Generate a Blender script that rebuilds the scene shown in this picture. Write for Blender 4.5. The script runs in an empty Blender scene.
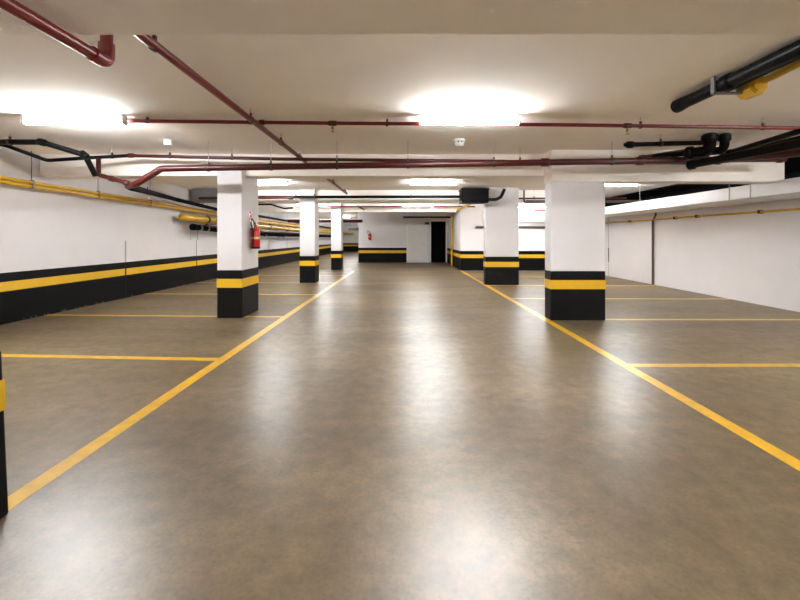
import bpy, bmesh, math, random
from mathutils import Vector, Matrix

random.seed(7)
scene = bpy.context.scene
COL = scene.collection
PI = math.pi

# ------------------------------------------------------------------ constants (metres; camera at the origin, looking along +Y)
EYE = 1.5
CEIL = 3.08
XL, XR = -6.94, 7.93           # faces of the side walls
F, CX, CY = 400.0, 405.0, 237.5


def P(px, py, y):
    """point of the room seen at a pixel of the 800x600 photograph, at depth y"""
    return Vector(((px - CX) * y / F, y, EYE - (py - CY) * y / F))


def PX(px, x, z):
    """point on the vertical plane X = x seen in pixel column px, at height z"""
    return Vector((x, F * x / (px - CX), z))


# ------------------------------------------------------------------ materials
def srgb(r, g, b):
    f = lambda c: (c / 12.92 if c <= 0.04045 else ((c + 0.055) / 1.055) ** 2.4)
    return (f(r / 255), f(g / 255), f(b / 255), 1.0)


def new_mat(name):
    m = bpy.data.materials.new(name)
    m.use_nodes = True
    nt = m.node_tree
    return m, nt, nt.nodes['Principled BSDF']


def noise(nt, scale, detail=4, rough=0.55, stretch=(1, 1, 1), coord='Object'):
    tc = nt.nodes.new('ShaderNodeTexCoord')
    mp = nt.nodes.new('ShaderNodeMapping')
    mp.inputs['Scale'].default_value = stretch
    n = nt.nodes.new('ShaderNodeTexNoise')
    n.inputs['Scale'].default_value = scale
    n.inputs['Detail'].default_value = detail
    n.inputs['Roughness'].default_value = rough
    nt.links.new(tc.outputs[coord], mp.inputs['Vector'])
    nt.links.new(mp.outputs['Vector'], n.inputs['Vector'])
    return n.outputs['Fac']


def ramp(nt, fac, stops):
    r = nt.nodes.new('ShaderNodeValToRGB')
    el = r.color_ramp.elements
    while len(el) < len(stops):
        el.new(0.5)
    for e, (p, c) in zip(el, stops):
        e.position = p
        e.color = c
    nt.links.new(fac, r.inputs['Fac'])
    return r.outputs['Color']


def g4(v):
    return (v, v, v, 1)


def paint(name, col, rough=0.6, var=0.06, scale=3.0, bump=0.0, spec=0.5, metallic=0.0, bscale=60):
    m, nt, b = new_mat(name)
    lo = tuple(c * (1 - var) for c in col[:3]) + (1,)
    hi = tuple(min(1, c * (1 + var)) for c in col[:3]) + (1,)
    nt.links.new(ramp(nt, noise(nt, scale), [(0.3, lo), (0.7, hi)]), b.inputs['Base Color'])
    b.inputs['Roughness'].default_value = rough
    b.inputs['Metallic'].default_value = metallic
    b.inputs['Specular IOR Level'].default_value = spec
    if bump:
        bp = nt.nodes.new('ShaderNodeBump')
        bp.inputs['Strength'].default_value = bump
        bp.inputs['Distance'].default_value = 0.004
        nt.links.new(noise(nt, bscale, 3), bp.inputs['Height'])
        nt.links.new(bp.outputs['Normal'], b.inputs['Normal'])
    return m


def emit(name, col, strength):
    m, nt, b = new_mat(name)
    b.inputs['Base Color'].default_value = col
    b.inputs['Emission Color'].default_value = col
    b.inputs['Emission Strength'].default_value = strength
    return m


def floor_material():
    m, nt, b = new_mat('polished_concrete')
    n1 = noise(nt, 0.55, 8, 0.62, (0.55, 1.3, 1))
    n2 = noise(nt, 7.0, 6, 0.7)
    n3 = noise(nt, 45.0, 3, 0.7)
    c1 = ramp(nt, n1, [(0.28, FLOOR_LO), (0.52, FLOOR_MID), (0.74, FLOOR_HI)])
    c2 = ramp(nt, n2, [(0.32, g4(0.66)), (0.68, g4(1.24))])
    c3 = ramp(nt, n3, [(0.30, g4(0.74)), (0.5, g4(1.0)), (0.72, g4(1.14))])
    mx = nt.nodes.new('ShaderNodeMix'); mx.data_type = 'RGBA'; mx.blend_type = 'MULTIPLY'
    mx.inputs['Factor'].default_value = 1.0
    nt.links.new(c1, mx.inputs['A']); nt.links.new(c2, mx.inputs['B'])
    my = nt.nodes.new('ShaderNodeMix'); my.data_type = 'RGBA'; my.blend_type = 'MULTIPLY'
    my.inputs['Factor'].default_value = 1.0
    nt.links.new(mx.outputs['Result'], my.inputs['A']); nt.links.new(c3, my.inputs['B'])
    nt.links.new(my.outputs['Result'], b.inputs['Base Color'])
    rr = ramp(nt, noise(nt, 1.6, 6, 0.65), [(0.0, g4(0.28)), (1.0, g4(0.39))])
    nt.links.new(rr, b.inputs['Roughness'])
    b.inputs['Specular IOR Level'].default_value = 0.0
    gl = nt.nodes.new('ShaderNodeBsdfGlossy')       # thin worn polish: a nearly even sheen
    gl.inputs['Color'].default_value = (1, 1, 1, 1)
    nt.links.new(rr, gl.inputs['Roughness'])
    fr = nt.nodes.new('ShaderNodeLayerWeight')
    fr.inputs['Blend'].default_value = 0.5
    fm = nt.nodes.new('ShaderNodeMapRange')
    fm.inputs['To Min'].default_value = 0.047
    fm.inputs['To Max'].default_value = 0.17
    nt.links.new(fr.outputs['Facing'], fm.inputs['Value'])
    ms = nt.nodes.new('ShaderNodeMixShader')
    nt.links.new(fm.outputs['Result'], ms.inputs['Fac'])
    nt.links.new(b.outputs['BSDF'], ms.inputs[1])
    nt.links.new(gl.outputs['BSDF'], ms.inputs[2])
    nt.links.new(ms.outputs['Shader'], nt.nodes['Material Output'].inputs['Surface'])
    bp = nt.nodes.new('ShaderNodeBump')
    bp.inputs['Strength'].default_value = 0.12
    bp.inputs['Distance'].default_value = 0.01
    nt.links.new(noise(nt, 26.0, 8, 0.75, (0.6, 1.2, 1)), bp.inputs['Height'])
    nt.links.new(bp.outputs['Normal'], b.inputs['Normal'])
    nt.links.new(bp.outputs['Normal'], gl.inputs['Normal'])
    return m


def dado_material():
    """black gloss paint, chipped to bare plaster in a broken line just above the floor"""
    m, nt, b = new_mat('black_wall_paint')
    tc = nt.nodes.new('ShaderNodeTexCoord')
    sep = nt.nodes.new('ShaderNodeSeparateXYZ')
    nt.links.new(tc.outputs['Object'], sep.inputs['Vector'])
    mr = nt.nodes.new('ShaderNodeMapRange')
    mr.inputs['From Min'].default_value = 0.03
    mr.inputs['From Max'].default_value = 0.047
    mr.inputs['To Min'].default_value = 0.15
    mr.inputs['To Max'].default_value = 0.0
    nt.links.new(sep.outputs['Z'], mr.inputs['Value'])
    ad = nt.nodes.new('ShaderNodeMath'); ad.operation = 'ADD'
    nt.links.new(mr.outputs['Result'], ad.inputs[0])
    nt.links.new(noise(nt, 9.0, 6, 0.7), ad.inputs[1])
    c = ramp(nt, ad.outputs[0], [(0.69, BLACK), (0.75, srgb(90, 84, 78))])
    nt.links.new(c, b.inputs['Base Color'])
    b.inputs['Roughness'].default_value = 0.5
    b.inputs['Specular IOR Level'].default_value = 0.08
    return m


FLOOR_LO = (0.086, 0.059, 0.029, 1)
FLOOR_MID = (0.156, 0.112, 0.061, 1)
FLOOR_HI = (0.240, 0.182, 0.107, 1)
BLACK = (0.0045, 0.0042, 0.0042, 1)
LAMP = 26.0

M = {}
M['floor'] = floor_material()
M['wall'] = paint('white_wall_paint', (0.71, 0.685, 0.685, 1), 0.7, 0.03, 1.2, 0.15)
M['pillar'] = paint('white_pillar_paint', (0.66, 0.64, 0.64, 1), 0.65, 0.03, 1.5, 0.15)
M['ceiling'] = paint('ceiling_paint', (0.93, 0.88, 0.815, 1), 0.85, 0.04, 0.7, 0.2)
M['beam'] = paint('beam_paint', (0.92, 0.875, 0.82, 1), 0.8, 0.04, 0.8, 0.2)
M['unlit_black'] = paint('painted_darkness', (0.008, 0.007, 0.007, 1), 0.9, spec=0.1)  # near-black colour stands in for unlit depth
M['black_paint'] = paint('black_gloss_paint', BLACK, 0.5, 0.1, spec=0.15)
M['dado'] = dado_material()
M['yellow_paint'] = paint('yellow_stripe_paint', srgb(214, 168, 0), 0.5, 0.05, 5)
M['line'] = paint('yellow_floor_paint', srgb(207, 160, 12), 0.36, 0.14, 9)
M['red'] = paint('red_pipe_paint', srgb(108, 20, 14), 0.34, 0.08, 8)
M['red_dark'] = paint('oxide_red_pipe_paint', srgb(70, 15, 13), 0.36, 0.1, 8)
M['black_pipe'] = paint('black_plastic_pipe', (0.0045, 0.004, 0.004, 1), 0.4, 0.1, 6, spec=0.12)
M['matte_pipe'] = paint('matte_black_pipe', (0.005, 0.0045, 0.0045, 1), 0.7, 0.1, 6, spec=0.03)
M['brown_pipe'] = paint('brown_pipe_paint', srgb(84, 66, 56), 0.4, 0.1, 8)
M['yellow_pipe'] = paint('yellow_gas_pipe_paint', srgb(204, 160, 4), 0.35, 0.08, 6)
M['steel'] = paint('galvanised_steel', (0.42, 0.41, 0.40, 1), 0.4, 0.15, 12, metallic=0.7)
M['dark_steel'] = paint('dark_steel', (0.05, 0.045, 0.042, 1), 0.45, 0.1, 12, metallic=0.4)
M['duct'] = paint('white_duct_metal', (0.74, 0.72, 0.715, 1), 0.5, 0.03, 2)
M['grey_metal'] = paint('grey_sheet_metal', (0.19, 0.19, 0.20, 1), 0.5, 0.08, 3)
M['fixture'] = paint('white_lamp_housing', (0.80, 0.80, 0.79, 1), 0.45, 0.02)
M['cap'] = paint('lamp_end_cap', (0.55, 0.54, 0.52, 1), 0.5, 0.03)
M['tube'] = emit('lit_tube', (0.955, 0.975, 1.0, 1), LAMP)
M['plastic'] = paint('white_plastic', (0.85, 0.85, 0.84, 1), 0.4, 0.02)
M['slot'] = paint('dark_slot', (0.06, 0.06, 0.06, 1), 0.7)
M['ext_red'] = paint('extinguisher_red', srgb(196, 22, 16), 0.22, 0.04, 4)
M['label'] = paint('pale_yellow_label', srgb(222, 205, 120), 0.5, 0.03)
M['rubber'] = paint('black_rubber', (0.005, 0.005, 0.005, 1), 0.5, 0.1, spec=0.25)
M['casing'] = paint('black_metal_casing', (0.005, 0.005, 0.006, 1), 0.6, 0.1, spec=0.06)
M['door'] = paint('white_door_paint', (0.74, 0.72, 0.69, 1), 0.5, 0.03, 2)
M['joint'] = paint('joint_sealant', (0.10, 0.095, 0.09, 1), 0.8, 0.1)
M['grey_joint'] = paint('grey_sealant', (0.36, 0.34, 0.33, 1), 0.8, 0.1)
M['brass'] = paint('aged_brass', (0.35, 0.24, 0.10, 1), 0.4, 0.1, metallic=0.8)


# ------------------------------------------------------------------ mesh helpers
def obj(name, bm, mat, parent=None, smooth=False, loc=None):
    me = bpy.data.meshes.new(name)
    bmesh.ops.recalc_face_normals(bm, faces=bm.faces[:])
    bm.to_mesh(me)
    bm.free()
    me.materials.append(mat)
    if smooth:
        for p in me.polygons:
            p.use_smooth = True
        try:
            me.set_sharp_from_angle(angle=math.radians(40))
        except Exception:
            pass
    o = bpy.data.objects.new(name, me)
    COL.objects.link(o)
    if loc is not None:
        o.location = loc
    if parent is not None:
        o.parent = parent
    return o


def tag(o, label=None, cat=None, group=None, kind=None):
    if label: o['label'] = label
    if cat: o['category'] = cat
    if group: o['group'] = group
    if kind: o['kind'] = kind
    return o


def thing(name, loc, label, cat, group=None):
    o = bpy.data.objects.new(name, None)
    o.empty_display_size = 0.1
    COL.objects.link(o)
    o.location = loc
    return tag(o, label, cat, group)


def struct(o, label, cat):
    return tag(o, label, cat, None, 'structure')


def box(bm, a, b, bev=0.0):
    a, b = Vector(a), Vector(b)
    r = bmesh.ops.create_cube(bm, size=1.0)
    vs = r['verts']
    c, s = (a + b) / 2, b - a
    for v in vs:
        v.co = Vector((v.co.x * abs(s.x) + c.x, v.co.y * abs(s.y) + c.y, v.co.z * abs(s.z) + c.z))
    if bev:
        es = list({e for v in vs for e in v.link_edges})
        bmesh.ops.bevel(bm, geom=es, offset=bev, segments=2, affect='EDGES', profile=0.5)
    return bm


def bx(a, b, bev=0.0):
    return box(bmesh.new(), a, b, bev)


def fillet(pts, rad, n=7):
    pts = [Vector(p) for p in pts]
    if rad <= 0 or len(pts) < 3:
        return pts
    out = [pts[0]]
    for i in range(1, len(pts) - 1):
        p0, p, p1 = pts[i - 1], pts[i], pts[i + 1]
        d0, d1 = (p0 - p), (p1 - p)
        l0, l1 = d0.length, d1.length
        d0.normalize(); d1.normalize()
        ang = d0.angle(d1)
        if ang > PI - 0.05:
            out.append(p)
            continue
        t = min(rad / math.tan(ang / 2), l0 * 0.45, l1 * 0.45)
        a, b = p + d0 * t, p + d1 * t
        for k in range(n + 1):
            u = k / n
            out.append(a * (1 - u) ** 2 + p * 2 * u * (1 - u) + b * u ** 2)
    out.append(pts[-1])
    return out


def sweep(bm, pts, r, seg=14, cap=True):
    pts = [Vector(p) for p in pts]
    n = len(pts)
    tang = []
    for i in range(n):
        a = pts[max(0, i - 1)]; b = pts[min(n - 1, i + 1)]
        tang.append((b - a).normalized())
    ref = Vector((0, 0, 1)) if abs(tang[0].z) < 0.9 else Vector((1, 0, 0))
    u = tang[0].cross(ref).normalized()
    rings = []
    for i in range(n):
        t = tang[i]
        u = (u - t * u.dot(t)).normalized()
        v = t.cross(u)
        rr = r[i] if isinstance(r, (list, tuple)) else r
        rings.append([bm.verts.new(pts[i] + (u * math.cos(2 * PI * k / seg) + v * math.sin(2 * PI * k / seg)) * rr) for k in range(seg)])
    for i in range(n - 1):
        for k in range(seg):
            k2 = (k + 1) % seg
            bm.faces.new((rings[i][k], rings[i][k2], rings[i + 1][k2], rings[i + 1][k]))
    if cap:
        bm.faces.new(rings[0][::-1])
        bm.faces.new(rings[-1])
    return bm


def tube(pts, r, rad=0.0, seg=14):
    return sweep(bmesh.new(), fillet(pts, rad), r, seg)


def cyl(bm, a, b, r, seg=16):
    return sweep(bm, [a, b], r, seg)


def lathe(bm, prof, base, axis='Z', seg=24):
    """prof: (radius, height) pairs along +Z from base"""
    base = Vector(base)
    rings = []
    for (r, h) in prof:
        rings.append([bm.verts.new(base + Vector((r * math.cos(2 * PI * k / seg), r * math.sin(2 * PI * k / seg), h))) for k in range(seg)])
    for i in range(len(rings) - 1):
        for k in range(seg):
            k2 = (k + 1) % seg
            bm.faces.new((rings[i][k], rings[i][k2], rings[i + 1][k2], rings[i + 1][k]))
    bm.faces.new(rings[0][::-1]); bm.faces.new(rings[-1])
    return bm


# ------------------------------------------------------------------ the setting
Y0, Y1, YA = -6.5, 24.0, 43.0       # behind the camera, end wall, end of the left aisle
BLK = 18.2                          # front of the core block on the right
XB, XA = 2.53, -2.79                # left face of the core block, left corner of the end wall
XV = 9.3                            # back of the dark-painted void over the right wall
T = 0.2

bm = bmesh.new()
box(bm, (XL - 0.6, Y0 - T, -0.2), (XV + T, YA + T, 0.0))
floor = struct(obj('floor', bm, M['floor']), 'polished brown grey concrete floor of the garage', 'floor')
bm = bmesh.new()
box(bm, (XL - 0.6, Y0 - T, CEIL), (XV + T, YA + T, CEIL + 0.2))
ceiling = struct(obj('ceiling', bm, M['ceiling']), 'off white painted concrete ceiling', 'ceiling')

ZB, ZY0, ZY1 = 0.889, 0.566, 0.730    # black dado top, yellow stripe bottom and top


def painted_bands(parent, a, b, out):
    """black dado and yellow stripe on a wall from a to b (XY), `out` = outward normal"""
    a, b, out = Vector((*a, 0)), Vector((*b, 0)), Vector((*out, 0))

    def slab(z0, z1, t):
        m = bmesh.new()
        q = [a, b, b + out * t, a + out * t]
        lo = [m.verts.new(p + Vector((0, 0, z0))) for p in q]
        hi = [m.verts.new(p + Vector((0, 0, z1))) for p in q]
        m.faces.new(lo[::-1]); m.faces.new(hi)
        for k in range(4):
            m.faces.new((lo[k], lo[(k + 1) % 4], hi[(k + 1) % 4], hi[k]))
        return m
    d = obj('black_band', slab(0.0, ZB, 0.004), M['dado'], parent)
    d['label'] = 'black painted band along the foot of the wall'
    s = obj('yellow_stripe', slab(ZY0, ZY1, 0.006), M['yellow_paint'], parent)
    s['label'] = 'yellow stripe painted across the black band'


ZL = 1.42                            # top of the lower left wall
wl = struct(obj('wall_left', bx((XL - 0.5, Y0, 0), (XL, YA, ZL)), M['wall']), 'white lower side wall with a black base and yellow stripe on the left', 'wall')
painted_bands(wl, (XL, Y0), (XL, YA), (1, 0))
for px in (125.5, 196.5, 269, 287):
    y = F * XL / (px - CX)
    obj('wall_joint', bx((XL - 0.01, y - 0.022, ZB), (XL + 0.005, y + 0.022, ZL)), M['grey_joint'], wl)
    if px < 200:
        obj('wall_joint', bx((XL - 0.01, y - 0.022, 0.0), (XL + 0.009, y + 0.022, ZB)), M['black_paint'], wl)
YR = 12.35
wlu = struct(obj('wall_left_upper', bx((XL - 0.5, Y0, ZL), (XL - 0.05, YR, CEIL)), M['wall']), 'white upper wall set back above the left side wall', 'wall')
wlr = struct(obj('wall_left_recess', bx((XL - 0.5, YR, ZL), (XL - 0.14, YA, CEIL)), M['wall']), 'recessed upper left wall behind the pipe run', 'wall')

wr = struct(obj('wall_right', bx((XR, Y0, 0), (XR + 0.2, BLK, 2.5)), M['wall']), 'plain white side wall on the right', 'wall')
for px, w, m_ in ((608.6, 0.012, 'grey_joint'),):
    y = F * XR / (px - CX)
    obj('wall_joint', bx((XR - 0.006, y - w, 0.0), (XR + 0.01, y + w, 2.25)), M[m_], wr)
    obj('wall_joint', bx((XR - 0.009, y - 0.03, 0.55), (XR + 0.01, y + 0.03, 1.1)), M['joint'], wr)
struct(obj('wall_right_void', box(bx((XV, Y0, 2.3), (XV + 0.2, BLK, CEIL)), (6.6, BLK - 0.3, 2.54), (XV, BLK - 0.1, CEIL - 0.03)), M['unlit_black']), 'void above the right side wall, its darkness painted black', 'wall')  # darkness of the void is put into the wall colour
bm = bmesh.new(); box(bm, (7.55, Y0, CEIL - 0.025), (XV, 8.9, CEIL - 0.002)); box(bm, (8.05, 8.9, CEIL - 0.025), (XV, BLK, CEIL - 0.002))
struct(obj('trim_shade', bm, M['unlit_black']), 'ceiling strip over the right void, its shade painted black', 'ceiling')  # shade on the ceiling edge, painted as a near-black sheet
struct(obj('trim_ledge', bx((XR + 0.2, Y0, 2.3), (XV, BLK, 2.4)), M['unlit_black']), 'dark ledge on top of the right side wall', 'ledge')

# core block on the right and end wall
wc = struct(obj('wall_core', bx((XB, BLK, 0), (XV, Y1 + 1.6, CEIL)), M['wall']), 'white block with a black and yellow base closing the right side', 'wall')
painted_bands(wc, (XB - 0.004, BLK), (XR, BLK), (0, -1))
painted_bands(wc, (XB, BLK - 0.004), (XB, Y1), (-1, 0))
DX0, DX1, DZ = 1.56, 2.45, 2.46
bm = bmesh.new()
box(bm, (XA, Y1, 0), (DX0, Y1 + 0.2, CEIL))
box(bm, (DX1, Y1, 0), (XB, Y1 + 0.2, CEIL))
box(bm, (DX0, Y1, DZ), (DX1, Y1 + 0.2, CEIL))
we = struct(obj('wall_end', bm, M['wall']), 'white end wall with the black doorway', 'wall')
painted_bands(we, (XA, Y1), (0.10, Y1), (0, -1))
bm = bmesh.new()
box(bm, (XA, Y1 + 0.2, 0), (XA + 0.2, YA, CEIL))
struct(obj('wall_aisle', bm, M['wall']), 'white wall of the passage beyond the end wall', 'wall')
wf = struct(obj('wall_far', bx((XL - 0.5, YA, 0), (XA + 0.2, YA + 0.2, CEIL)), M['wall']), 'far white wall at the end of the left passage', 'wall')
painted_bands(wf, (XL, YA), (XA, YA), (0, -1))
struct(obj('wall_back', bx((XL - 0.5, Y0 - 0.2, 0), (XV, Y0, CEIL)), M['wall']), 'white wall behind the viewpoint', 'wall')

# black doorway (a dark room behind it) and the white door
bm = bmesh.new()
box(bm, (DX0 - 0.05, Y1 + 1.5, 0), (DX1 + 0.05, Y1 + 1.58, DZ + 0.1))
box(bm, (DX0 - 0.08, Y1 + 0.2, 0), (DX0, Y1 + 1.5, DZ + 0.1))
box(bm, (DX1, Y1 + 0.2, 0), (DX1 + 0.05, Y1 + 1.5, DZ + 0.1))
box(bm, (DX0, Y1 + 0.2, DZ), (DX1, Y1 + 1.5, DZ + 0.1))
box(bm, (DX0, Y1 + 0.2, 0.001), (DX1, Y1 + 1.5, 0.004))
d1 = struct(obj('door_1', bm, M['unlit_black']), 'open black doorway in the end wall', 'doorway')
bm = bmesh.new()
box(bm, (DX0 - 0.07, Y1 - 0.03, 0), (DX0, Y1 + 0.02, DZ + 0.07), 0.006)
box(bm, (DX1, Y1 - 0.03, 0), (DX1 + 0.07, Y1 + 0.02, DZ + 0.07), 0.006)
box(bm, (DX0, Y1 - 0.03, DZ), (DX1, Y1 + 0.02, DZ + 0.07), 0.006)
obj('door_frame', bm, M['door'], d1)
d2 = struct(obj('door_2', bx((0.16, Y1 - 0.02, 0.01), (1.30, Y1 + 0.02, 2.22), 0.006), M['door']), 'closed white door left of the black doorway', 'door')
bm = bmesh.new()
box(bm, (0.10, Y1 - 0.045, 0), (0.16, Y1, 2.28)); box(bm, (1.30, Y1 - 0.045, 0), (1.36, Y1, 2.28))
box(bm, (0.16, Y1 - 0.045, 2.22), (1.30, Y1, 2.28))
obj('door_frame', bm, M['fixture'], d2)
bm = bmesh.new()
cyl(bm, (1.18, Y1 - 0.02, 1.02), (1.18, Y1 - 0.07, 1.02), 0.012)
cyl(bm, (1.19, Y1 - 0.07, 1.02), (1.06, Y1 - 0.07, 1.02), 0.011)
obj('door_handle', bm, M['steel'], d2, True)

# beams
BEAMS = [
    ((XL, -3.6, 2.70), (XV, -3.15, CEIL), 'beam behind the viewpoint'),
    ((XL, 1.86, 2.68), (XV, 2.335, CEIL), 'shaded beam crossing right overhead along the top of the picture'),
    ((XL, 7.6, 2.67), (2.635, 8.02, CEIL), 'white beam behind the thick red pipe, between the nearest pillars'),
    ((2.635, 7.215, 2.51), (6.85, 7.56, CEIL), 'deeper white beam right of the nearest right pillar'),
    ((XL, 13.40, 2.70), (5.9, 13.85, CEIL), 'white beam behind the black crosswise pipe'),
    ((3.55, BLK - 0.12, 2.20), (XR - 0.02, BLK + 0.02, 2.56), 'beige strip along the white block between the two wide pillars'),  # shallow raised strip in beam paint
    ((XL, 18.75, 2.70), (XB, 19.2, CEIL), 'farthest white beam in front of the end wall'),
]
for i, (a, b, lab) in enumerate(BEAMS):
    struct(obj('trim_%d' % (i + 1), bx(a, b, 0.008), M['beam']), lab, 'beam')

# painted lines, parts of the floor
LW = 0.12


def line(a, b, w, name, label):
    a, b = Vector((*a, 0)), Vector((*b, 0))
    d = (b - a).normalized()
    n = Vector((-d.y, d.x, 0)) * w / 2
    m = bmesh.new()
    q = [a - n, b - n, b + n, a + n]
    lo = [m.verts.new(p + Vector((0, 0, -0.002))) for p in q]
    hi = [m.verts.new(p + Vector((0, 0, 0.002))) for p in q]
    m.faces.new(lo[::-1]); m.faces.new(hi)
    for k in range(4):
        m.faces.new((lo[k], lo[(k + 1) % 4], hi[(k + 1) % 4], hi[k]))
    o = obj(name, m, M['line'], floor)
    o['label'] = label
    return o


line((-2.235, 2.16), (-2.30, 18.0), LW, 'lane_line', 'yellow lane line on the left')
line((2.61, -1.0), (2.52, BLK), LW, 'lane_line', 'yellow lane line on the right')
for (yw, yi) in ((5.19, 4.92), (7.74, 7.56), (10.65, 10.5), (13.3, 13.2), (15.9, 15.8)):
    line((XL + 0.01, yw), (-2.30, yi), LW * 0.95, 'bay_line', 'yellow parking bay line on the left')
for (yi, yw) in ((4.69, 4.70), (7.32, 7.30), (9.84, 9.75), (12.5, 12.4), (15.2, 15.1)):
    line((2.63, yi), (XR - 0.01, yw), LW * 0.95, 'bay_line', 'yellow parking bay line on the right')


# ------------------------------------------------------------------ pillars
def pillar(x0, x1, y0, y1, label, lean=0.0, top=CEIL):
    t = thing('pillar', ((x0 + x1) / 2, y0, 0), label, 'pillar', 'painted pillars')
    o = Vector(((x0 + x1) / 2, y0, 0))

    def b2(z0, z1, e, bev):
        m = bx((x0 - e - o.x, y0 - e - o.y, z0), (x1 + e - o.x, y1 + e - o.y, z1), bev)
        for v in m.verts:
            v.co.x -= lean * v.co.z
        return m
    obj('shaft', b2(ZB, top, 0, 0.012), M['pillar'], t)
    bb = obj('black_base', b2(0, ZB, 0.003, 0.012), M['black_paint'], t)
    bb['label'] = 'black painted base'
    st = obj('yellow_stripe', b2(ZY0, ZY1, 0.0055, 0.0), M['yellow_paint'], t)
    st['label'] = 'yellow stripe around the base'
    return t


pillar(-2.66, -2.150, 1.25, 2.17, 'pillar cut off by the left edge of the photo, only its black base showing', 0.045)
pillar(-3.50, -3.036, 7.45, 8.28, 'nearest white pillar of the left row, carrying a red fire extinguisher', top=2.87)
pillar(-3.47, -2.97, 13.18, 13.8, 'second white pillar of the left row, between the extinguisher pillar and the farthest one')
pillar(-3.41, -2.95, 18.46, 19.05, 'farthest and slimmest white pillar of the left row')
pillar(2.64, 3.625, 7.24, 7.55, 'large wide white pillar nearest on the right, at the yellow lane line')
pillar(2.55, 3.60, 12.66, 12.97, 'wide white pillar on the right below the black ceiling box')


# ------------------------------------------------------------------ lamps
LL = 1.25


def make_lamp():
    t = thing('tube_lamp', (0, 0, 0), 'x', 'ceiling lamp', 'tube lamps on the ceiling')
    bm = bmesh.new()
    # housing: a shallow trapezoid batten against the ceiling
    prof = [(-0.045, 0.0), (0.045, 0.0), (0.045, -0.035), (0.025, -0.055), (-0.025, -0.055), (-0.045, -0.035)]
    h = LL / 2
    A = [bm.verts.new((-h, y, z)) for y, z in prof]
    B = [bm.verts.new((h, y, z)) for y, z in prof]
    bm.faces.new(A); bm.faces.new(B[::-1])
    for k in range(6):
        bm.faces.new((A[k], A[(k + 1) % 6], B[(k + 1) % 6], B[k]))
    hs = obj('housing', bm, M['fixture'], t)
    for s in (-1, 1):
        bm = bmesh.new()
        box(bm, (s * h, -0.046, -0.122), (s * (h + 0.028), 0.046, 0.0), 0.008)
        obj('end_cap', bm, M['cap'], hs)
    bm = bmesh.new()
    cyl(bm, (-h, 0, -0.09), (h, 0, -0.09), 0.029, 20)
    obj('tube', bm, M['tube'], t, True)
    return t


def copy_thing(root, loc, rz=0.0, label=None):
    r = root.copy()
    COL.objects.link(r)
    r.location = loc
    r.rotation_euler = (0, 0, rz)
    if label:
        r['label'] = label
    for ch in list(root.children):
        c = ch.copy(); COL.objects.link(c); c.parent = r
        for gch in list(ch.children):
            d = gch.copy(); COL.objects.link(d); d.parent = c
    return r


LAMPS = [
    (-4.26, 5.16, 'lit tube lamp at the upper left, nearest to the left wall'),
    (0.83, 5.16, 'large lit tube lamp over the middle of the lane, next to the round smoke detector'),
    (-3.90, 11.1, 'lit tube lamp just right of the top of the extinguisher pillar'),
    (0.78, 11.1, 'lit tube lamp over the lane, left of the black ceiling box'),
    (5.80, 11.1, 'lit tube lamp at the right, above the white duct beside the large pillar'),
    (-3.95, 17.0, 'small lit tube lamp beside the second pillar of the left row'),
    (0.55, 17.0, 'distant lit tube lamp in front of the end wall'),
    (5.20, 16.3, 'distant lit tube lamp between the two wide right pillars'),
    (5.90, 2.9, 'added unseen tube lamp over the right bays just outside the right edge of the picture'),  # unseen lamp, added to brighten the duct and right side
    (-4.60, 22.5, 'tube lamp in the passage behind the left row, before the end wall'),
    (-4.60, 29.0, 'tube lamp in the passage past the end wall corner'),
    (-4.60, 36.0, 'tube lamp deepest in the left passage'),
    (-4.26, -0.8, 'added unseen tube lamp behind the viewpoint on the left'),  # unseen, added to light the left foreground from behind
    (5.90, -0.8, 'added unseen tube lamp behind the viewpoint on the right'),  # unseen, added to raise the ambient light
    (0.83, -0.8, 'added unseen tube lamp behind the viewpoint over the lane'),  # unseen, added as light over the near lane
]
proto = make_lamp()
for i, (x, y, lab) in enumerate(LAMPS):
    if i == 0:
        proto.location = (x, y, CEIL - 0.003); proto['label'] = lab
    else:
        drop = {(5.20, 16.3): 0.27, (0.55, 17.0): 0.13, (-3.95, 17.0): 0.11, (5.80, 11.1): 0.03}.get((x, y), 0)
        c_ = copy_thing(proto, (x, y, CEIL - 0.003 - drop), 0, lab)
        if drop:
            for sx in (-0.4, 0.4):
                obj('hanger_rod', cyl(bmesh.new(), (sx, 0, -0.005), (sx, 0, drop), 0.008, 8), M['fixture'], c_)


# ------------------------------------------------------------------ pipework
def hanger(parent, c, r, d, ztop=CEIL, name='hanger', mat=None, slack=0.0):
    """clamp ring round the pipe at c (axis d) and a rod up to the ceiling"""
    c, d = Vector(c), Vector(d).normalized()
    bm = bmesh.new()
    ref = Vector((0, 0, 1))
    u = d.cross(ref).normalized(); v = u.cross(d)
    seg = 16
    for (ra, w) in ((r * 1.14 + 0.003, 0.016),):
        cyl(bm, c - d * w, c + d * w, ra, seg)
    top = c + v * (r * 1.25)
    box(bm, top - Vector((0.012, 0.012, 0.0)), top + Vector((0.012, 0.012, 0.035)))
    h_ = obj(name, bm, mat or M['dark_steel'], parent)
    obj('rod', cyl(bmesh.new(), top + Vector((0, 0, 0.03)), Vector((top.x, top.y, ztop)), 0.0045, 8), M['steel'], h_)
    return h_


def collar(parent, c, d, r, ln, mat, name='coupling'):
    c, d = Vector(c), Vector(d).normalized()
    bm = bmesh.new()
    sweep(bm, [c - d * ln, c - d * ln * 0.7, c + d * ln * 0.7, c + d * ln], [r * 1.1, r * 1.32, r * 1.32, r * 1.1], 16)
    return obj(name, bm, mat, parent, True)


def pipe(name, pts, r, mat, label, cat='pipe', rad=None, group=None, seg=16):
    o = obj(name, tube(pts, r, r * 2.2 if rad is None else rad, seg), mat, None, True)
    return tag(o, label, cat, group)


def lerp(a, b, t):
    return Vector(a) * (1 - t) + Vector(b) * t


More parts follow.
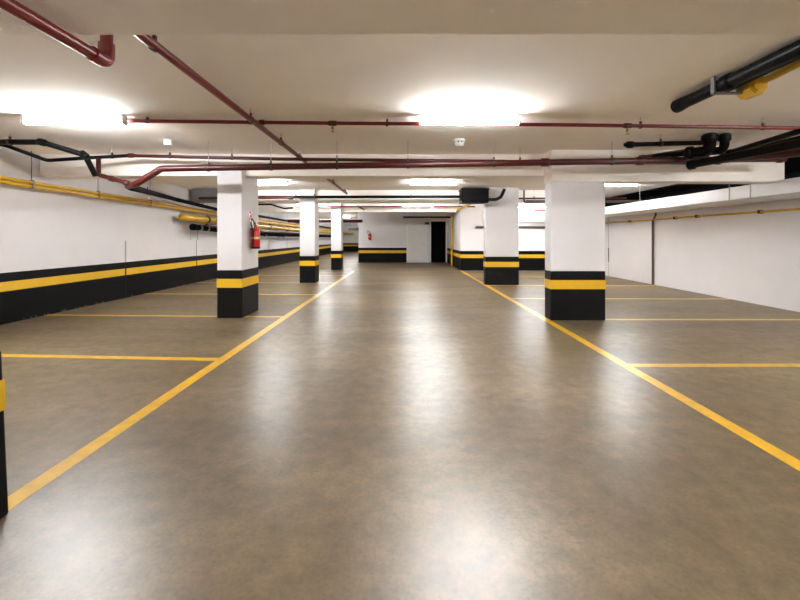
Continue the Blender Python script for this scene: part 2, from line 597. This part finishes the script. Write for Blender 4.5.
# red sprinkler main running along the lane over the left lane line
r = 0.035
SX = -1.88
ZP = 2.945
m1 = [Vector((SX, -3.0, 2.61)), Vector((SX - 0.0, 2.52, 2.605)), Vector((SX, 2.52, ZP)), Vector((SX - 0.02, 13.05, ZP - 0.01))]
sp = pipe('sprinkler_main', m1, r, M['red'], 'red sprinkler main running lengthwise overhead, dropping under the nearest beam at the upper left', rad=0.07)
bm = bmesh.new()
sweep(bm, fillet([Vector((SX, 2.40, 2.605)), Vector((SX, 2.52, 2.605)), Vector((SX, 2.52, 2.72))], 0.07), 0.045, 16)
obj('elbow', bm, M['red'], sp, True)
for y in (3.02, 4.9, 6.1, 7.2, 10.5, 12.6):
    hanger(sp, (SX - 0.01, y, ZP), r, (0, 1, 0), mat=M['red_dark'])

# red branch pipe crossing under the ceiling with sprinkler heads
a, b = P(60, 120.0, 5.25), P(812, 128.3, 5.25)
br = pipe('sprinkler_branch', [a, P(330, 123.2, 5.25), P(560, 124.8, 5.25), b], 0.024, M['red'], 'thin red sprinkler branch crossing the ceiling behind the two nearest lamps', rad=0)
dx = (b - a).normalized()
for px in (147.5, 387, 640.5, 763):
    t = (px - 60) / 752
    c = lerp(a, b, t); c.z = EYE - ((120.0 + (px - 60) * 0.0109 + (0.6 if 200 < px < 600 else 0)) - CY) * 5.25 / F
    hanger(br, c, 0.024, dx, mat=M['red_dark'])
for px, py in ((332.5, 123.3), (627.5, 125.7)):
    c = P(px, py, 5.25)
    te = collar(br, c, dx, 0.026, 0.055, M['red_dark'], 'tee')
    bm = bmesh.new()
    lathe(bm, [(0.004, -0.115), (0.024, -0.112), (0.024, -0.108), (0.006, -0.104), (0.007, -0.08), (0.018, -0.074), (0.02, -0.05), (0.014, -0.045), (0.014, -0.02)], c, seg=16)
    h = obj('sprinkler_head', bm, M['brass'], te, True)
c = P(252, 121.9, 5.25)
collar(br, c, dx, 0.026, 0.06, M['red'], 'tee')
c2 = P(262, 122.3, 5.25)
collar(br, c2, dx, 0.026, 0.035, M['red_dark'], 'coupling')

# thick red main with its diagonal drop at the left
ym = 6.55
Lp = [P(131, 186, 6.55), P(161.5, 168.6, ym), P(785, 158.6, ym)]
tm = pipe('drain_main', [Vector((XL + 0.2, 6.75, Lp[0].z + 0.07)), P(128, 186.5, 6.75), Lp[0] + Vector((0.08, 0, 0.03)), Lp[1], Lp[2]][1:], 0.052, M['red_dark'], 'thick dark red pipe crossing the picture in front of the first white beam', rad=0.12, seg=20)
dm = (Lp[2] - Lp[1]).normalized()


def on_main(px):
    return lerp(Lp[1], Lp[2], (px - 161.5) / (785 - 161.5))


for px in (208.5, 271, 337, 408, 494, 612, 700):
    hanger(tm, on_main(px), 0.052, dm, mat=M['dark_steel'])
for px in (640, 545):
    collar(tm, on_main(px), dm, 0.052, 0.07, M['red_dark'])
collar(tm, on_main(780), dm, 0.052, 0.05, M['red_dark'], 'end_cap')

# slimmer upper pipe, black at the left and red beyond
yu = 7.1
up = [P(-24, 140.5, 6.2), P(6, 145.5, 6.3), P(47, 160.5, 6.65), P(95, 157.4, 6.95), P(131, 155.5, yu)]
ub = pipe('conduit_pipe', up, 0.030, M['black_pipe'], 'thin black pipe dipping in a shallow vee along the upper left', rad=0.15)
ur = pipe('upper_pipe', [P(128, 155.6, yu + 0.01), P(280, 159.0, yu), P(420, 160.6, yu), P(690, 163.0, yu)], 0.030, M['red_dark'], 'slim dark red pipe just above and behind the thick crosswise red pipe', rad=0)
collar(ur, P(131, 155.5, yu), (1, 0, 0), 0.032, 0.05, M['red_dark'])
for px, py in ((170, 156.5), (232, 157.9), (337, 159.8), (520, 161.4)):
    hanger(ur, P(px, py, yu), 0.03, (1, 0, 0), mat=M['dark_steel'])
hanger(ub, P(112, 156.5, 7.03), 0.03, (1, 0, 0))

# thick black pipe along the upper left and its drop to the red connector
yk = 6.9
kp = [P(-30, 142.0, 6.12), P(42, 142.2, 6.12), P(85, 155.2, 6.35), P(95.5, 175.6, 6.55)]
kb = pipe('black_drain', kp, 0.042, M['black_pipe'], 'thick black pipe at the upper left, stepping down to the red elbow', rad=0.14)
hanger(kb, P(10, 142.1, 6.12), 0.042, (1, 0, 0))
collar(kb, P(42, 142.3, 6.12), (1, 0, -0.25), 0.042, 0.06, M['black_pipe'])
collar(kb, P(84, 154.9, 6.345), (1, 0, -0.8), 0.042, 0.06, M['black_pipe'])
rc = [P(98.5, 159, 6.97), P(98.8, 175.0, 6.72), P(104, 176.3, 6.72), P(133, 184.8, 6.66)]
rd = pipe('connector_pipe', rc, 0.036, M['red_dark'], 'short dark red angled pipe between the black drop pipe and the thick red diagonal', rad=0.10)
collar(rd, P(112, 178.7, 6.705), Vector((1, 0, -0.28)), 0.036, 0.05, M['red_dark'])
collar(rd, P(126, 182.8, 6.675), Vector((1, 0, -0.28)), 0.036, 0.05, M['red_dark'])

# black drain along the left wall, from the bottom of the diagonal to the far end
dp = [P(131.5, 187.5, 6.78), Vector((-6.2, 9.0, P(150, 192, 9.0).z)), Vector((-6.62, 11.65, 2.62)), Vector((-6.62, 14.1, 2.50)), Vector((-6.62, 18.2, 2.46)), Vector((-6.62, 42.6, 2.35)), Vector((-5.5, 42.6, 2.34))]
dp = [P(130.5, 187.3, 6.80), P(152, 193.0, 8.9), P(175, 199.2, 11.4), P(216, 209.3, 13.9), Vector((-6.62, 18.2, 2.47)), Vector((-6.62, 42.5, 2.30))]
dl = pipe('wall_drain', dp, 0.058, M['matte_pipe'], 'long black pipe running away along the left wall above the yellow ones', rad=0.3)
for t_ in (P(148, 191.9, 8.5), P(203, 206.1, 13.1), Vector((-6.62, 19.5, 2.46)), Vector((-6.62, 22.5, 2.44)), Vector((-6.62, 26.0, 2.42))):
    hanger(dl, t_, 0.05, (0, 1, 0))

# yellow double pipe on the left wall
def yz(y):
    return 2.475 - (y - 6.77) * 0.0135


ya_, yb_ = -2.0, 42.3
for k, (dz, lab) in enumerate(((0.036, 'upper yellow pipe of the pair along the left wall'), (-0.036, 'lower yellow pipe of the pair along the left wall'))):
    pts = [Vector((-6.82, ya_, yz(ya_) + dz)), Vector((-6.82, 13.0, yz(13.0) + dz)), Vector((-6.78, 20.0, yz(20) + dz)), Vector((-6.78, yb_, yz(20) - 0.05 + dz))]
    o = pipe('gas_pipe', pts, 0.034, M['yellow_pipe'], lab, rad=0, group='paired yellow pipes on the left wall')
    if k == 0:
        for px in (31.5, 98, 150):
            y = F * -6.82 / (px - CX)
            c = Vector((-6.82, y, yz(y)))
            bm = bmesh.new()
            box(bm, c + Vector((-0.04, -0.018, -0.075)), c + Vector((0.04, 0.018, 0.08)), 0.004)
            cyl(bm, c + Vector((0, 0, 0.07)), Vector((c.x, c.y, CEIL if y < 7.7 else CEIL)), 0.006, 8)
            obj('hanger', bm, M['yellow_pipe'] if False else M['brown_pipe'], o)

# large yellow pipe further on
yp = [Vector((-6.70, 12.10, 2.115)), Vector((-6.66, 12.6, 2.105)), Vector((-6.62, 18.2, 2.02)), Vector((-6.62, 25.5, 1.96)), Vector((-6.62, 42.3, 1.93)), Vector((-5.45, 42.3, 1.92))]
yo = pipe('gas_main', yp, 0.105, M['yellow_pipe'], 'fat yellow pipe with a rounded end beside the extinguisher pillar, along the left wall', rad=0.2, seg=20)
bm = bmesh.new(); sweep(bm, [Vector((-6.715, 11.92, 2.118)), Vector((-6.712, 11.95, 2.118)), Vector((-6.707, 12.02, 2.117)), Vector((-6.70, 12.12, 2.115))], [0.04, 0.075, 0.1, 0.106], 20); obj('end_cap', bm, M['yellow_pipe'], yo, True)
for y in (13.4, 16.5, 19.5, 22.5, 26.0):
    hanger(yo, (-6.62, y, 2.11 - (y - 12.3) * 0.013), 0.105, (0, 1, 0))
yp2 = [Vector((-6.45, 14.2, 2.27)), Vector((-6.45, 18.2, 2.21)), Vector((-6.45, 30, 2.12)), Vector((-6.45, 42.0, 2.08))]
pipe('gas_pipe', yp2, 0.05, M['yellow_pipe'], 'slim yellow pipe over the fat yellow one, seen right of the extinguisher', rad=0)

# black and dark red pipes below it
bp = [Vector((-6.70, 12.72, 1.83)), Vector((-6.68, 13.2, 1.815)), Vector((-6.66, 18.2, 1.66)), Vector((-6.66, 42.2, 1.58))]
bo = pipe('lower_drain', bp, 0.095, M['matte_pipe'], 'fat black pipe lowest along the left wall, under the fat yellow pipe', rad=0.2, seg=20)
bm = bmesh.new(); sweep(bm, [Vector((-6.71, 12.60, 1.832)), Vector((-6.71, 12.62, 1.832)), Vector((-6.70, 12.72, 1.83)), Vector((-6.70, 12.82, 1.827))], [0.085, 0.108, 0.108, 0.1], 20); obj('end_cap', bm, M['matte_pipe'], bo, True)
for y in (13.0, 13.45, 16.0, 19.0, 22.0):
    c = Vector((-6.66, y, 1.83 - (y - 12.62) * 0.03))
    bm = bmesh.new()
    cyl(bm, c - Vector((0, 0.02, 0)), c + Vector((0, 0.02, 0)), 0.103, 16)
    cyl(bm, (-6.97, c.y, ZL), (-6.97, c.y, c.z), 0.018, 8)
    cyl(bm, (-6.98, c.y, c.z), c, 0.018, 8)
    obj('support', bm, M['steel'], bo)
rp = [Vector((-6.40, 12.9, 1.90)), Vector((-6.40, 18.2, 1.79)), Vector((-6.40, 42.0, 1.72))]
ro = pipe('red_wall_pipe', rp, 0.055, M['red_dark'], 'dark red pipe with a valve, between the fat yellow and fat black wall pipes', rad=0)
bm = bmesh.new()
c = Vector((-6.40, 13.75, 1.89))
bmesh.ops.create_uvsphere(bm, u_segments=16, v_segments=10, radius=0.11, matrix=Matrix.Translation(c))
cyl(bm, c, c + Vector((0.0, 0, 0.2)), 0.025, 10)
cyl(bm, c + Vector((0, 0, 0.19)), c + Vector((0, 0, 0.215)), 0.09, 18)
cyl(bm, c - Vector((0, 0.14, 0)), c + Vector((0, 0.14, 0)), 0.085, 16)
obj('valve', bm, M['red_dark'], ro, True)

# grey box at the back of the recess
gb = tag(obj('duct_box', bx((-6.9, 12.95, 2.64), (-5.6, 13.36, CEIL - 0.005), 0.01), M['grey_metal']), 'grey sheet metal box under the ceiling, partly behind the extinguisher pillar', 'duct')
bm = bmesh.new(); box(bm, (-6.93, 12.93, 2.62), (-5.57, 12.97, 2.65)); obj('flange', bm, M['grey_metal'], gb)

# second black crosswise pipe and its box
yc = 12.75
q0, q1 = P(240, 197.2, yc), P(461, 196.7, yc)
bc = pipe('cross_pipe', [q0, q1], 0.045, M['black_pipe'], 'black crosswise pipe ending at the black ceiling box', rad=0)
for px in (296, 314.5, 411):
    hanger(bc, P(px, 197, yc), 0.045, (1, 0, 0))
rcp = pipe('red_cross_pipe', [Vector((XL + 0.4, yc - 0.04, P(0, 198.2, yc).z)), P(292, 197.6, yc - 0.12)], 0.04, M['red_dark'], 'dark red pipe meeting the left end of the black crosswise pipe', rad=0)
collar(rcp, P(291, 197.6, yc - 0.1), (1, 0, 0), 0.05, 0.07, M['dark_steel'])

vb = thing('ceiling_box', (P(475, 200, 12.3).x, 12.3, 2.58), 'black metal box hung under the ceiling above the second wide right pillar', 'box')
vo = Vector(vb.location)
c0, c1 = P(462, 202, 12.3) - vo, P(489, 189.6, 12.3) - vo
obj('casing', bx((c0.x, 0, 0.0), (c1.x, 0.62, 0.43), 0.012), M['casing'], vb)
obj('lid', bx((c0.x - 0.015, -0.015, 0.395), (c1.x + 0.015, 0.635, 0.44), 0.006), M['casing'], vb)
for xx in (c0.x + 0.06, c1.x - 0.06):
    bm = bmesh.new(); cyl(bm, (xx, 0.3, 0.42), (xx, 0.3, CEIL - vo.z), 0.01, 8); obj('hanger', bm, M['steel'], vb)
bm = bmesh.new()
hp = fillet([P(488, 199.5, 12.35) - vo, P(496, 199.5, 12.35) - vo, P(501, 197, 12.35) - vo, P(504.5, 189.0, 12.35) - vo], 0.12)
n = 40
pts = []
import itertools
acc = [0]
for i in range(1, len(hp)): acc.append(acc[-1] + (hp[i] - hp[i - 1]).length)
for k in range(n + 1):
    s = acc[-1] * k / n
    i = max(j for j in range(len(acc)) if acc[j] <= s + 1e-9)
    i = min(i, len(hp) - 2)
    pts.append(hp[i].lerp(hp[i + 1], (s - acc[i]) / max(1e-9, acc[i + 1] - acc[i])))
sweep(bm, pts, [0.048 + (0.007 if k % 2 else 0) for k in range(n + 1)], 14)
obj('hose', bm, M['rubber'], vb, True)

# pipes right of the box
pr = pipe('red_cross_pipe', [P(490, 198.5, 13.0), Vector((7.2, 13.0, P(545, 198.2, 13.0).z))], 0.028, M['red_dark'], 'thin red pipe crossing behind the large right pillar, right of the black box', rad=0)
hanger(pr, P(534, 198.4, 13.0), 0.03, (1, 0, 0))
pd = pipe('grey_pipe', [P(524, 189.6, 12.8), P(524, 202.2, 12.8), Vector((XR - 0.1, 12.8, P(545, 202, 12.8).z))], 0.028, M['dark_steel'], 'dark pipe dropping from the ceiling then turning right, between the wide pillars', rad=0.08)
pipe('grey_pipe', [P(526, 200.6, 13.2), Vector((XR - 0.1, 13.2, P(545, 200.6, 13.2).z))], 0.02, M['brown_pipe'], 'thin brown pipe between the red pipe and the dark pipe at the right pillars', rad=0)
pipe('red_stub_pipe', [P(534, 210.2, 16.6), Vector((XR - 0.2, 16.6, P(545, 209.8, 16.6).z))], 0.045, M['red_dark'], 'short dark red pipe right of the distant lamp between the wide pillars', rad=0)
pipe('wall_conduit', [Vector((3.2, BLK - 0.07, 1.97)), Vector((XR - 0.1, BLK - 0.07, 1.96))], 0.05, M['brown_pipe'], 'grey brown pipe along the white block, between the two wide pillars', rad=0)

# far red branch
fb = [P(300, 206.6, 17.7), P(475, 206.6, 17.7)]
fr = pipe('sprinkler_branch', fb, 0.028, M['red'], 'distant red sprinkler branch crossing by the far lamp', rad=0)
for px in (341.5, 383):
    hanger(fr, P(px, 206.6, 17.7), 0.03, (1, 0, 0), mat=M['red_dark'])
bm = tube([P(358, 206.3, 17.7), P(364, 209.6, 18.6)], 0.035)
obj('stub', bm, M['red'], fr, True)

# pipes near the end wall
pipe('black_bar_pipe', [P(403, 217.2, 22.2), P(452, 217.2, 22.2)], 0.05, M['black_pipe'], 'black pipe crossing above the black doorway', rad=0)
pipe('far_red_pipe', [Vector((-6.4, 21.9, P(350, 221, 21.9).z)), P(362.5, 221, 21.9)], 0.085, M['red_dark'], 'fat red pipe crossing between the farthest left pillar and the end wall', rad=0)
gp = thing('junction_box', P(353, 230.5, 22.8), 'small dark grey box hanging at the corner of the end wall', 'box')
obj('casing', bx((-0.3, 0, 0), (0.3, 0.35, 0.17), 0.01), M['grey_metal'], gp)
bm = bmesh.new(); cyl(bm, (-0.2, 0.17, 0.16), (-0.2, 0.17, CEIL - gp.location.z), 0.012, 8); cyl(bm, (0.2, 0.17, 0.16), (0.2, 0.17, CEIL - gp.location.z), 0.012, 8)
obj('hanger', bm, M['steel'], gp)
lp_ = pipe('black_branch_pipe', [P(225, 204.2, 16.2), P(271, 204.4, 16.2), P(284, 208.4, 16.2), P(293, 207.8, 16.2)], 0.035, M['black_pipe'], 'bent black pipe under the ceiling right of the extinguisher pillar', rad=0.15)
hanger(lp_, P(262, 204.4, 16.2), 0.035, (1, 0, 0))

# yellow pipe at the core block
cy_ = pipe('yellow_riser', [Vector((2.46, 14.2, 2.78)), Vector((2.44, 20.8, 2.74)), Vector((2.44, 20.85, 0.02))], 0.05, M['yellow_pipe'], 'yellow pipe running down the side of the white block near the black doorway', rad=0.12)
hanger(cy_, (2.445, 18.4, 2.755), 0.05, (0, 1, 0))

# ------------------------------------------------------------------ right-hand ceiling pipes
kx, kz = 3.19, 3.02
k0 = P(680, 105.5, 4.64); k1 = Vector((k0.x + 0.04, 2.42, k0.z))
k0 = P(682, 104, 4.48); k1 = Vector((k0.x + 0.03, 2.42, k0.z + 0.005))
kk = pipe('black_main', [k0, k1], 0.063, M['black_pipe'], 'fat black pipe with a capped end under the ceiling at the upper right', rad=0, seg=22)
bm = bmesh.new()
sweep(bm, [k0 + Vector((0, 0.10, 0)), k0 + Vector((0, 0.085, 0)), k0 + Vector((0, 0.03, 0)), k0 + Vector((0, -0.05, 0))], [0.055, 0.074, 0.074, 0.066], 22)
obj('end_cap', bm, M['black_pipe'], kk, True)
cs = Vector((k0.x + 0.008, 3.93, k0.z))
bm = bmesh.new()
box(bm, cs + Vector((-0.092, -0.022, -0.088)), cs + Vector((-0.075, 0.022, CEIL - cs.z - 0.004)))
box(bm, cs + Vector((-0.092, -0.022, -0.088)), cs + Vector((0.19, 0.022, -0.072)))
box(bm, cs + Vector((0.172, -0.022, -0.088)), cs + Vector((0.19, 0.022, CEIL - cs.z - 0.004)))
obj('bracket', bm, M['grey_metal'], kk)
collar(kk, cs + Vector((0.0, -0.08, 0)), (0, 1, 0), 0.058, 0.06, M['black_pipe'])
kt = pipe('black_slim_pipe', [Vector((k0.x + 0.100, 3.98, k0.z - 0.02)), Vector((k0.x + 0.100, 2.42, k0.z - 0.005))], 0.034, M['black_pipe'], 'slim black pipe lying against the fat black pipe at the upper right', rad=0)

jb = thing('conduit_box', P(752, 87.5, 3.9), 'yellow octagonal junction box with a yellow conduit, beside the fat black pipe', 'junction box')
bm = bmesh.new()
seg = 8
sweep(bm, [Vector((0, -0.085, 0)), Vector((0, -0.075, 0)), Vector((0, 0.085, 0)), Vector((0, 0.10, 0))], [0.08, 0.096, 0.096, 0.085], 8)
bmesh.ops.rotate(bm, verts=bm.verts[:], cent=(0, 0, 0), matrix=Matrix.Rotation(PI / 8, 3, 'Y'))
obj('box', bm, M['yellow_pipe'], jb)
bm = bmesh.new(); sweep(bm, [Vector((0, -0.085, 0)), Vector((0, -0.097, 0))], [0.07, 0.066], 8)
bmesh.ops.rotate(bm, verts=bm.verts[:], cent=(0, 0, 0), matrix=Matrix.Rotation(PI / 8, 3, 'Y'))
obj('cover', bm, M['yellow_pipe'], jb)
bm = tube([Vector((0.07, -0.02, 0.05)), P(775, 75.5, 3.65) - jb.location, P(800, 62.5, 3.42) - jb.location, P(840, 41, 3.1) - jb.location], 0.034, 0.0)
obj('conduit', bm, M['yellow_pipe'], jb, True)
bm = bmesh.new(); cyl(bm, (0, 0.02, 0.09), (0, 0.02, CEIL - jb.location.z), 0.012, 8); obj('hanger', bm, M['steel'], jb)

# crosswise black pipe with capped end
h0, h1 = P(630, 144.6, 6.1), P(703, 142.8, 6.1)
hb = pipe('black_capped_pipe', [h0, h1], 0.036, M['black_pipe'], 'slim level black pipe with a capped end, left of the two black elbows', rad=0)
dh = (h1 - h0).normalized()
collar(hb, h0, dh, 0.04, 0.05, M['black_pipe'], 'end_cap')
bm = bmesh.new(); cyl(bm, h0 - dh * 0.085, h0, 0.028, 14); obj('plug', bm, M['black_pipe'], hb, True)
hanger(hb, P(661, 143.8, 6.1), 0.036, dh)

# two black soil elbows from the ceiling
for (px, rr, zb, lab) in ((709.5, 0.092, 151.0, 'larger black elbow pipe coming down from the ceiling on the right'), (724.5, 0.070, 150.0, 'smaller black elbow pipe just right of the larger one')):
    top = P(px, 134.0, 6.1); top.z = CEIL - 0.002
    mid = P(px, zb, 6.1)
    end = P(650, 157.0, 6.92) if rr > 0.08 else P(668, 156.0, 7.0)
    q_ = fillet([top, mid, end], rr * 1.7)
    q_ = q_[:-1] + [mid.lerp(end, 0.34), mid.lerp(end, 0.42), end]
    rad_ = [rr * 0.9] * (len(q_) - 3) + [rr * 0.8, rr * 0.5, rr * 0.5]
    e = tag(obj('soil_elbow', sweep(bmesh.new(), q_, rad_, 20), M['black_pipe'], None, True), lab, 'pipe')
    collar(e, Vector((top.x, top.y, top.z - 0.06)), (0, 0, 1), rr * 0.9, 0.05, M['black_pipe'], 'socket')
    collar(e, mid.lerp(end, 0.30), end - mid, rr * 0.85, 0.05, M['black_pipe'], 'socket')

# lengthwise bundle at the right
BU = [
    (P(640, 158.5, 6.95), P(702, 149.0, 6.6), 0.045, 'brown_pipe', 'brown pipe curving out from the thick red pipe towards the elbows'),
    (P(690, 165.0, 6.33), P(830, 137.5, 4.7), 0.060, 'black_pipe', 'lowest thick black pipe of the bundle at the right edge, with a capped end'),
    (P(716, 160.5, 6.36), P(830, 149.5, 4.95), 0.055, 'red_dark', 'dark red brown pipe under the black bundle at the right edge'),
    (P(728, 153.0, 6.5), P(835, 120.5, 4.7), 0.040, 'black_pipe', 'slim black pipe rising to the right edge behind the red branch'),
    (P(722, 157.0, 6.75), P(835, 131.0, 5.1), 0.05, 'black_pipe', 'middle black pipe of the bundle at the right edge'),
    (P(758, 141.2, 6.6), P(835, 144.0, 6.0), 0.04, 'black_pipe', 'short level black pipe between the bundle pipes at the right edge'),
]
for (a, b, rr, mm, lab) in BU:
    o = pipe('bundle_pipe', [a, b], rr, M[mm], lab, rad=0)
    d = (b - a).normalized()
    collar(o, a + d * 0.03, d, rr * 0.98, 0.05, M[mm], 'end_cap')

# ------------------------------------------------------------------ right wall services
dt = thing('ventilation_duct', (6.72, 0, 2.275), 'white rectangular ventilation duct along the top of the right wall', 'duct')
obj('duct_body', bx((0, Y0 + 0.05, 0), (1.19, BLK - 0.02, 0.255), 0.006), M['duct'], dt)
for px in (612, 645, 668, 729.5, 750.5):
    y = F * 6.72 / (px - CX)
    obj('flange', bx((-0.006, y - 0.015, -0.006), (1.19, y + 0.015, 0.262)), M['duct'], dt)
for px in (640, 729.5, 750.5):
    y = F * 6.72 / (px - CX)
    bm = bmesh.new(); cyl(bm, (-0.004, y, -0.01), (-0.004, y, CEIL - 2.275), 0.008, 8)
    obj('hanger_rod', bm, M['grey_metal'], dt)

yw = pipe('wall_conduit', [Vector((7.87, -1.0, 2.07)), Vector((7.87, 16.5, 2.07))], 0.026, M['yellow_pipe'], 'thin yellow pipe along the right wall under the white duct', rad=0)
for px in (760, 697, 675, 630):
    y = F * 7.87 / (px - CX)
    bm = bmesh.new(); box(bm, (7.83, y - 0.03, 2.03), (XR, y + 0.03, 2.11), 0.005)
    obj('clip', bm, M['dark_steel'], yw)
yv = F * 7.9 / (653 - CX)
pv = pipe('wall_riser', [Vector((7.89, yv, 0.01)), Vector((7.89, yv, 2.02)), Vector((7.83, yv - 0.25, 2.2)), Vector((7.83, yv - 0.25, 2.275))], 0.03, M['brown_pipe'], 'grey brown upright pipe on the right wall, from floor to duct', rad=0.06)

# ------------------------------------------------------------------ detectors
dA = thing('smoke_detector', P(168.5, 136.5, 6.5).to_3d(), 'small plain white smoke detector on the ceiling at the left', 'smoke detector')
dA.location.z = CEIL
bm = bmesh.new(); lathe(bm, [(0.055, -0.085), (0.06, -0.08), (0.06, -0.012)], (0, 0, 0), seg=24); obj('head', bm, M['plastic'], dA, True)
bm = bmesh.new(); lathe(bm, [(0.07, -0.014), (0.07, 0.0)], (0, 0, 0), seg=24); obj('base', bm, M['plastic'], dA, True)
dB = thing('smoke_detector', P(459.5, 137, 6.45), 'white slotted smoke detector on the ceiling below the middle lamp', 'smoke detector')
dB.location.z = CEIL
bm = bmesh.new(); lathe(bm, [(0.085, -0.035), (0.09, -0.03), (0.09, 0.0)], (0, 0, 0), seg=28); obj('base', bm, M['plastic'], dB, True)
bm = bmesh.new(); lathe(bm, [(0.066, -0.062), (0.066, -0.034)], (0, 0, 0), seg=28); obj('slots', bm, M['slot'], dB, True)
bm = bmesh.new(); lathe(bm, [(0.03, -0.118), (0.055, -0.112), (0.072, -0.075), (0.072, -0.06)], (0, 0, 0), seg=28)
for k in range(8):
    an = 2 * PI * k / 8
    box(bm, (0.066 * math.cos(an) - 0.008, 0.066 * math.sin(an) - 0.008, -0.064), (0.066 * math.cos(an) + 0.008, 0.066 * math.sin(an) + 0.008, -0.033))
obj('head', bm, M['plastic'], dB, True)


# ------------------------------------------------------------------ fire extinguishers
def extinguisher(loc, rz, label):
    t = thing('fire_extinguisher', loc, label, 'fire extinguisher')
    t.rotation_euler = (0, 0, rz)
    bm = bmesh.new()
    lathe(bm, [(0.070, 0.0), (0.082, 0.008), (0.084, 0.03), (0.084, 0.32), (0.078, 0.355), (0.058, 0.385), (0.032, 0.402), (0.026, 0.42)], (0, 0, 0), seg=28)
    obj('cylinder', bm, M['ext_red'], t, True)
    bm = bmesh.new(); lathe(bm, [(0.080, -0.006), (0.0865, -0.004), (0.0865, 0.035), (0.084, 0.037)], (0, 0, 0), seg=28)
    obj('foot_ring', bm, M['rubber'], t, True)
    # label wrapped round the front
    bm = bmesh.new()
    for k in range(10):
        a0 = -2.3 + 2.2 * k / 10 - 0.0; a1 = -2.3 + 2.2 * (k + 1) / 10
        R0 = 0.0855
        vq = [bm.verts.new((R0 * math.cos(aa), R0 * math.sin(aa), zz)) for aa, zz in ((a0, 0.185), (a1, 0.185), (a1, 0.225), (a0, 0.225))]
        bm.faces.new(vq)
    bmesh.ops.remove_doubles(bm, verts=bm.verts[:], dist=1e-5)
    obj('label_band', bm, M['label'], t, True)
    v = vv = obj('valve', lathe(bmesh.new(), [(0.024, 0.415), (0.028, 0.42), (0.028, 0.45), (0.018, 0.46), (0.018, 0.48)], (0, 0, 0), seg=18), M['brass'], t, True)
    bm = bmesh.new()
    box(bm, (-0.014, -0.10, 0.468), (0.014, 0.03, 0.48), 0.003)
    obj('carry_handle', bm, M['ext_red'], v)
    bm = bmesh.new()
    sweep(bm, [Vector((0, 0.02, 0.49)), Vector((0, -0.05, 0.515)), Vector((0, -0.11, 0.525))], 0.009, 8)
    obj('squeeze_lever', bm, M['ext_red'], v)
    bm = bmesh.new()
    hp = [Vector((0.0, -0.02, 0.44)), Vector((0.0, -0.07, 0.50)), Vector((-0.01, -0.125, 0.57)), Vector((-0.02, -0.17, 0.56)), Vector((-0.025, -0.175, 0.48)), Vector((-0.02, -0.13, 0.41)), Vector((-0.015, -0.098, 0.34)), Vector((-0.01, -0.096, 0.16))]
    sweep(bm, fillet(hp, 0.06), 0.012, 10)
    hz = obj('hose', bm, M['rubber'], t, True)
    bm = bmesh.new()
    sweep(bm, [Vector((-0.01, -0.096, 0.17)), Vector((-0.01, -0.096, 0.06))], [0.013, 0.02], 12)
    obj('nozzle', bm, M['rubber'], hz, True)
    return t


ex = extinguisher((-3.036 + 0.10, 7.86, 1.285), 0.0, 'red fire extinguisher hung on the side of the nearest left pillar')
obj('wall_bracket', bx((-0.1, -0.02, 0.36), (-0.02, 0.02, 0.40), 0.003), M['dark_steel'], ex)
br_ = thing('extinguisher_hook', (-3.034, 7.87, 1.82), 'narrow red wall plate on the pillar above the fire extinguisher', 'wall plate')
obj('plate', bx((0, -0.05, 0.0), (0.008, 0.05, 0.19), 0.002), M['ext_red'], br_)
bm = bmesh.new(); sweep(bm, fillet([Vector((0.006, 0, 0.13)), Vector((0.035, 0, 0.13)), Vector((0.035, 0, 0.165))], 0.012), 0.005, 8)
obj('hook', bm, M['ext_red'], br_, True)
e2 = extinguisher((P(370, 240, 23.85).x, 23.87, 1.35), -PI / 2, 'distant red fire extinguisher on the end wall')
obj('wall_bracket', bx((-0.15, -0.02, 0.30), (-0.05, 0.02, 0.34), 0.003), M['dark_steel'], e2)
e2.rotation_euler = (0, 0, -PI / 2)

# small dark sign box beside the doorway
sg = thing('wall_sign', P(427, 224.5, 23.93), 'small black box sign on the end wall at the upper left of the black doorway', 'sign')
obj('sign_box', bx((-0.13, -0.03, 0), (0.13, 0.068, 0.13), 0.006), M['casing'], sg)
obj('sign_face', bx((-0.115, -0.034, 0.012), (0.115, -0.028, 0.118)), M['slot'], sg)

# ------------------------------------------------------------------ camera, world, view
cam_d = bpy.data.cameras.new('camera')
cam = bpy.data.objects.new('camera', cam_d)
COL.objects.link(cam)
cam.location = (0, 0, EYE)
cam.rotation_euler = (PI / 2, 0, 0)
cam_d.sensor_width = 36
cam_d.sensor_fit = 'HORIZONTAL'
cam_d.lens = 18.0
cam_d.shift_x = -5 / 800
cam_d.shift_y = -62.5 / 800
cam_d.clip_end = 200
scene.camera = cam

w = bpy.data.worlds.new('world')
scene.world = w
w.use_nodes = True
w.node_tree.nodes['Background'].inputs['Color'].default_value = (0, 0, 0, 1)

vs = scene.view_settings
vs.view_transform = 'Standard'
vs.look = 'None'
vs.exposure = 3.36
vs.gamma = 1.0
vs.use_curve_mapping = False
scene.cycles.use_denoising = True
scene.cycles.max_bounces = 12
scene.cycles.diffuse_bounces = 8
scene.cycles.sample_clamp_indirect = 8.0
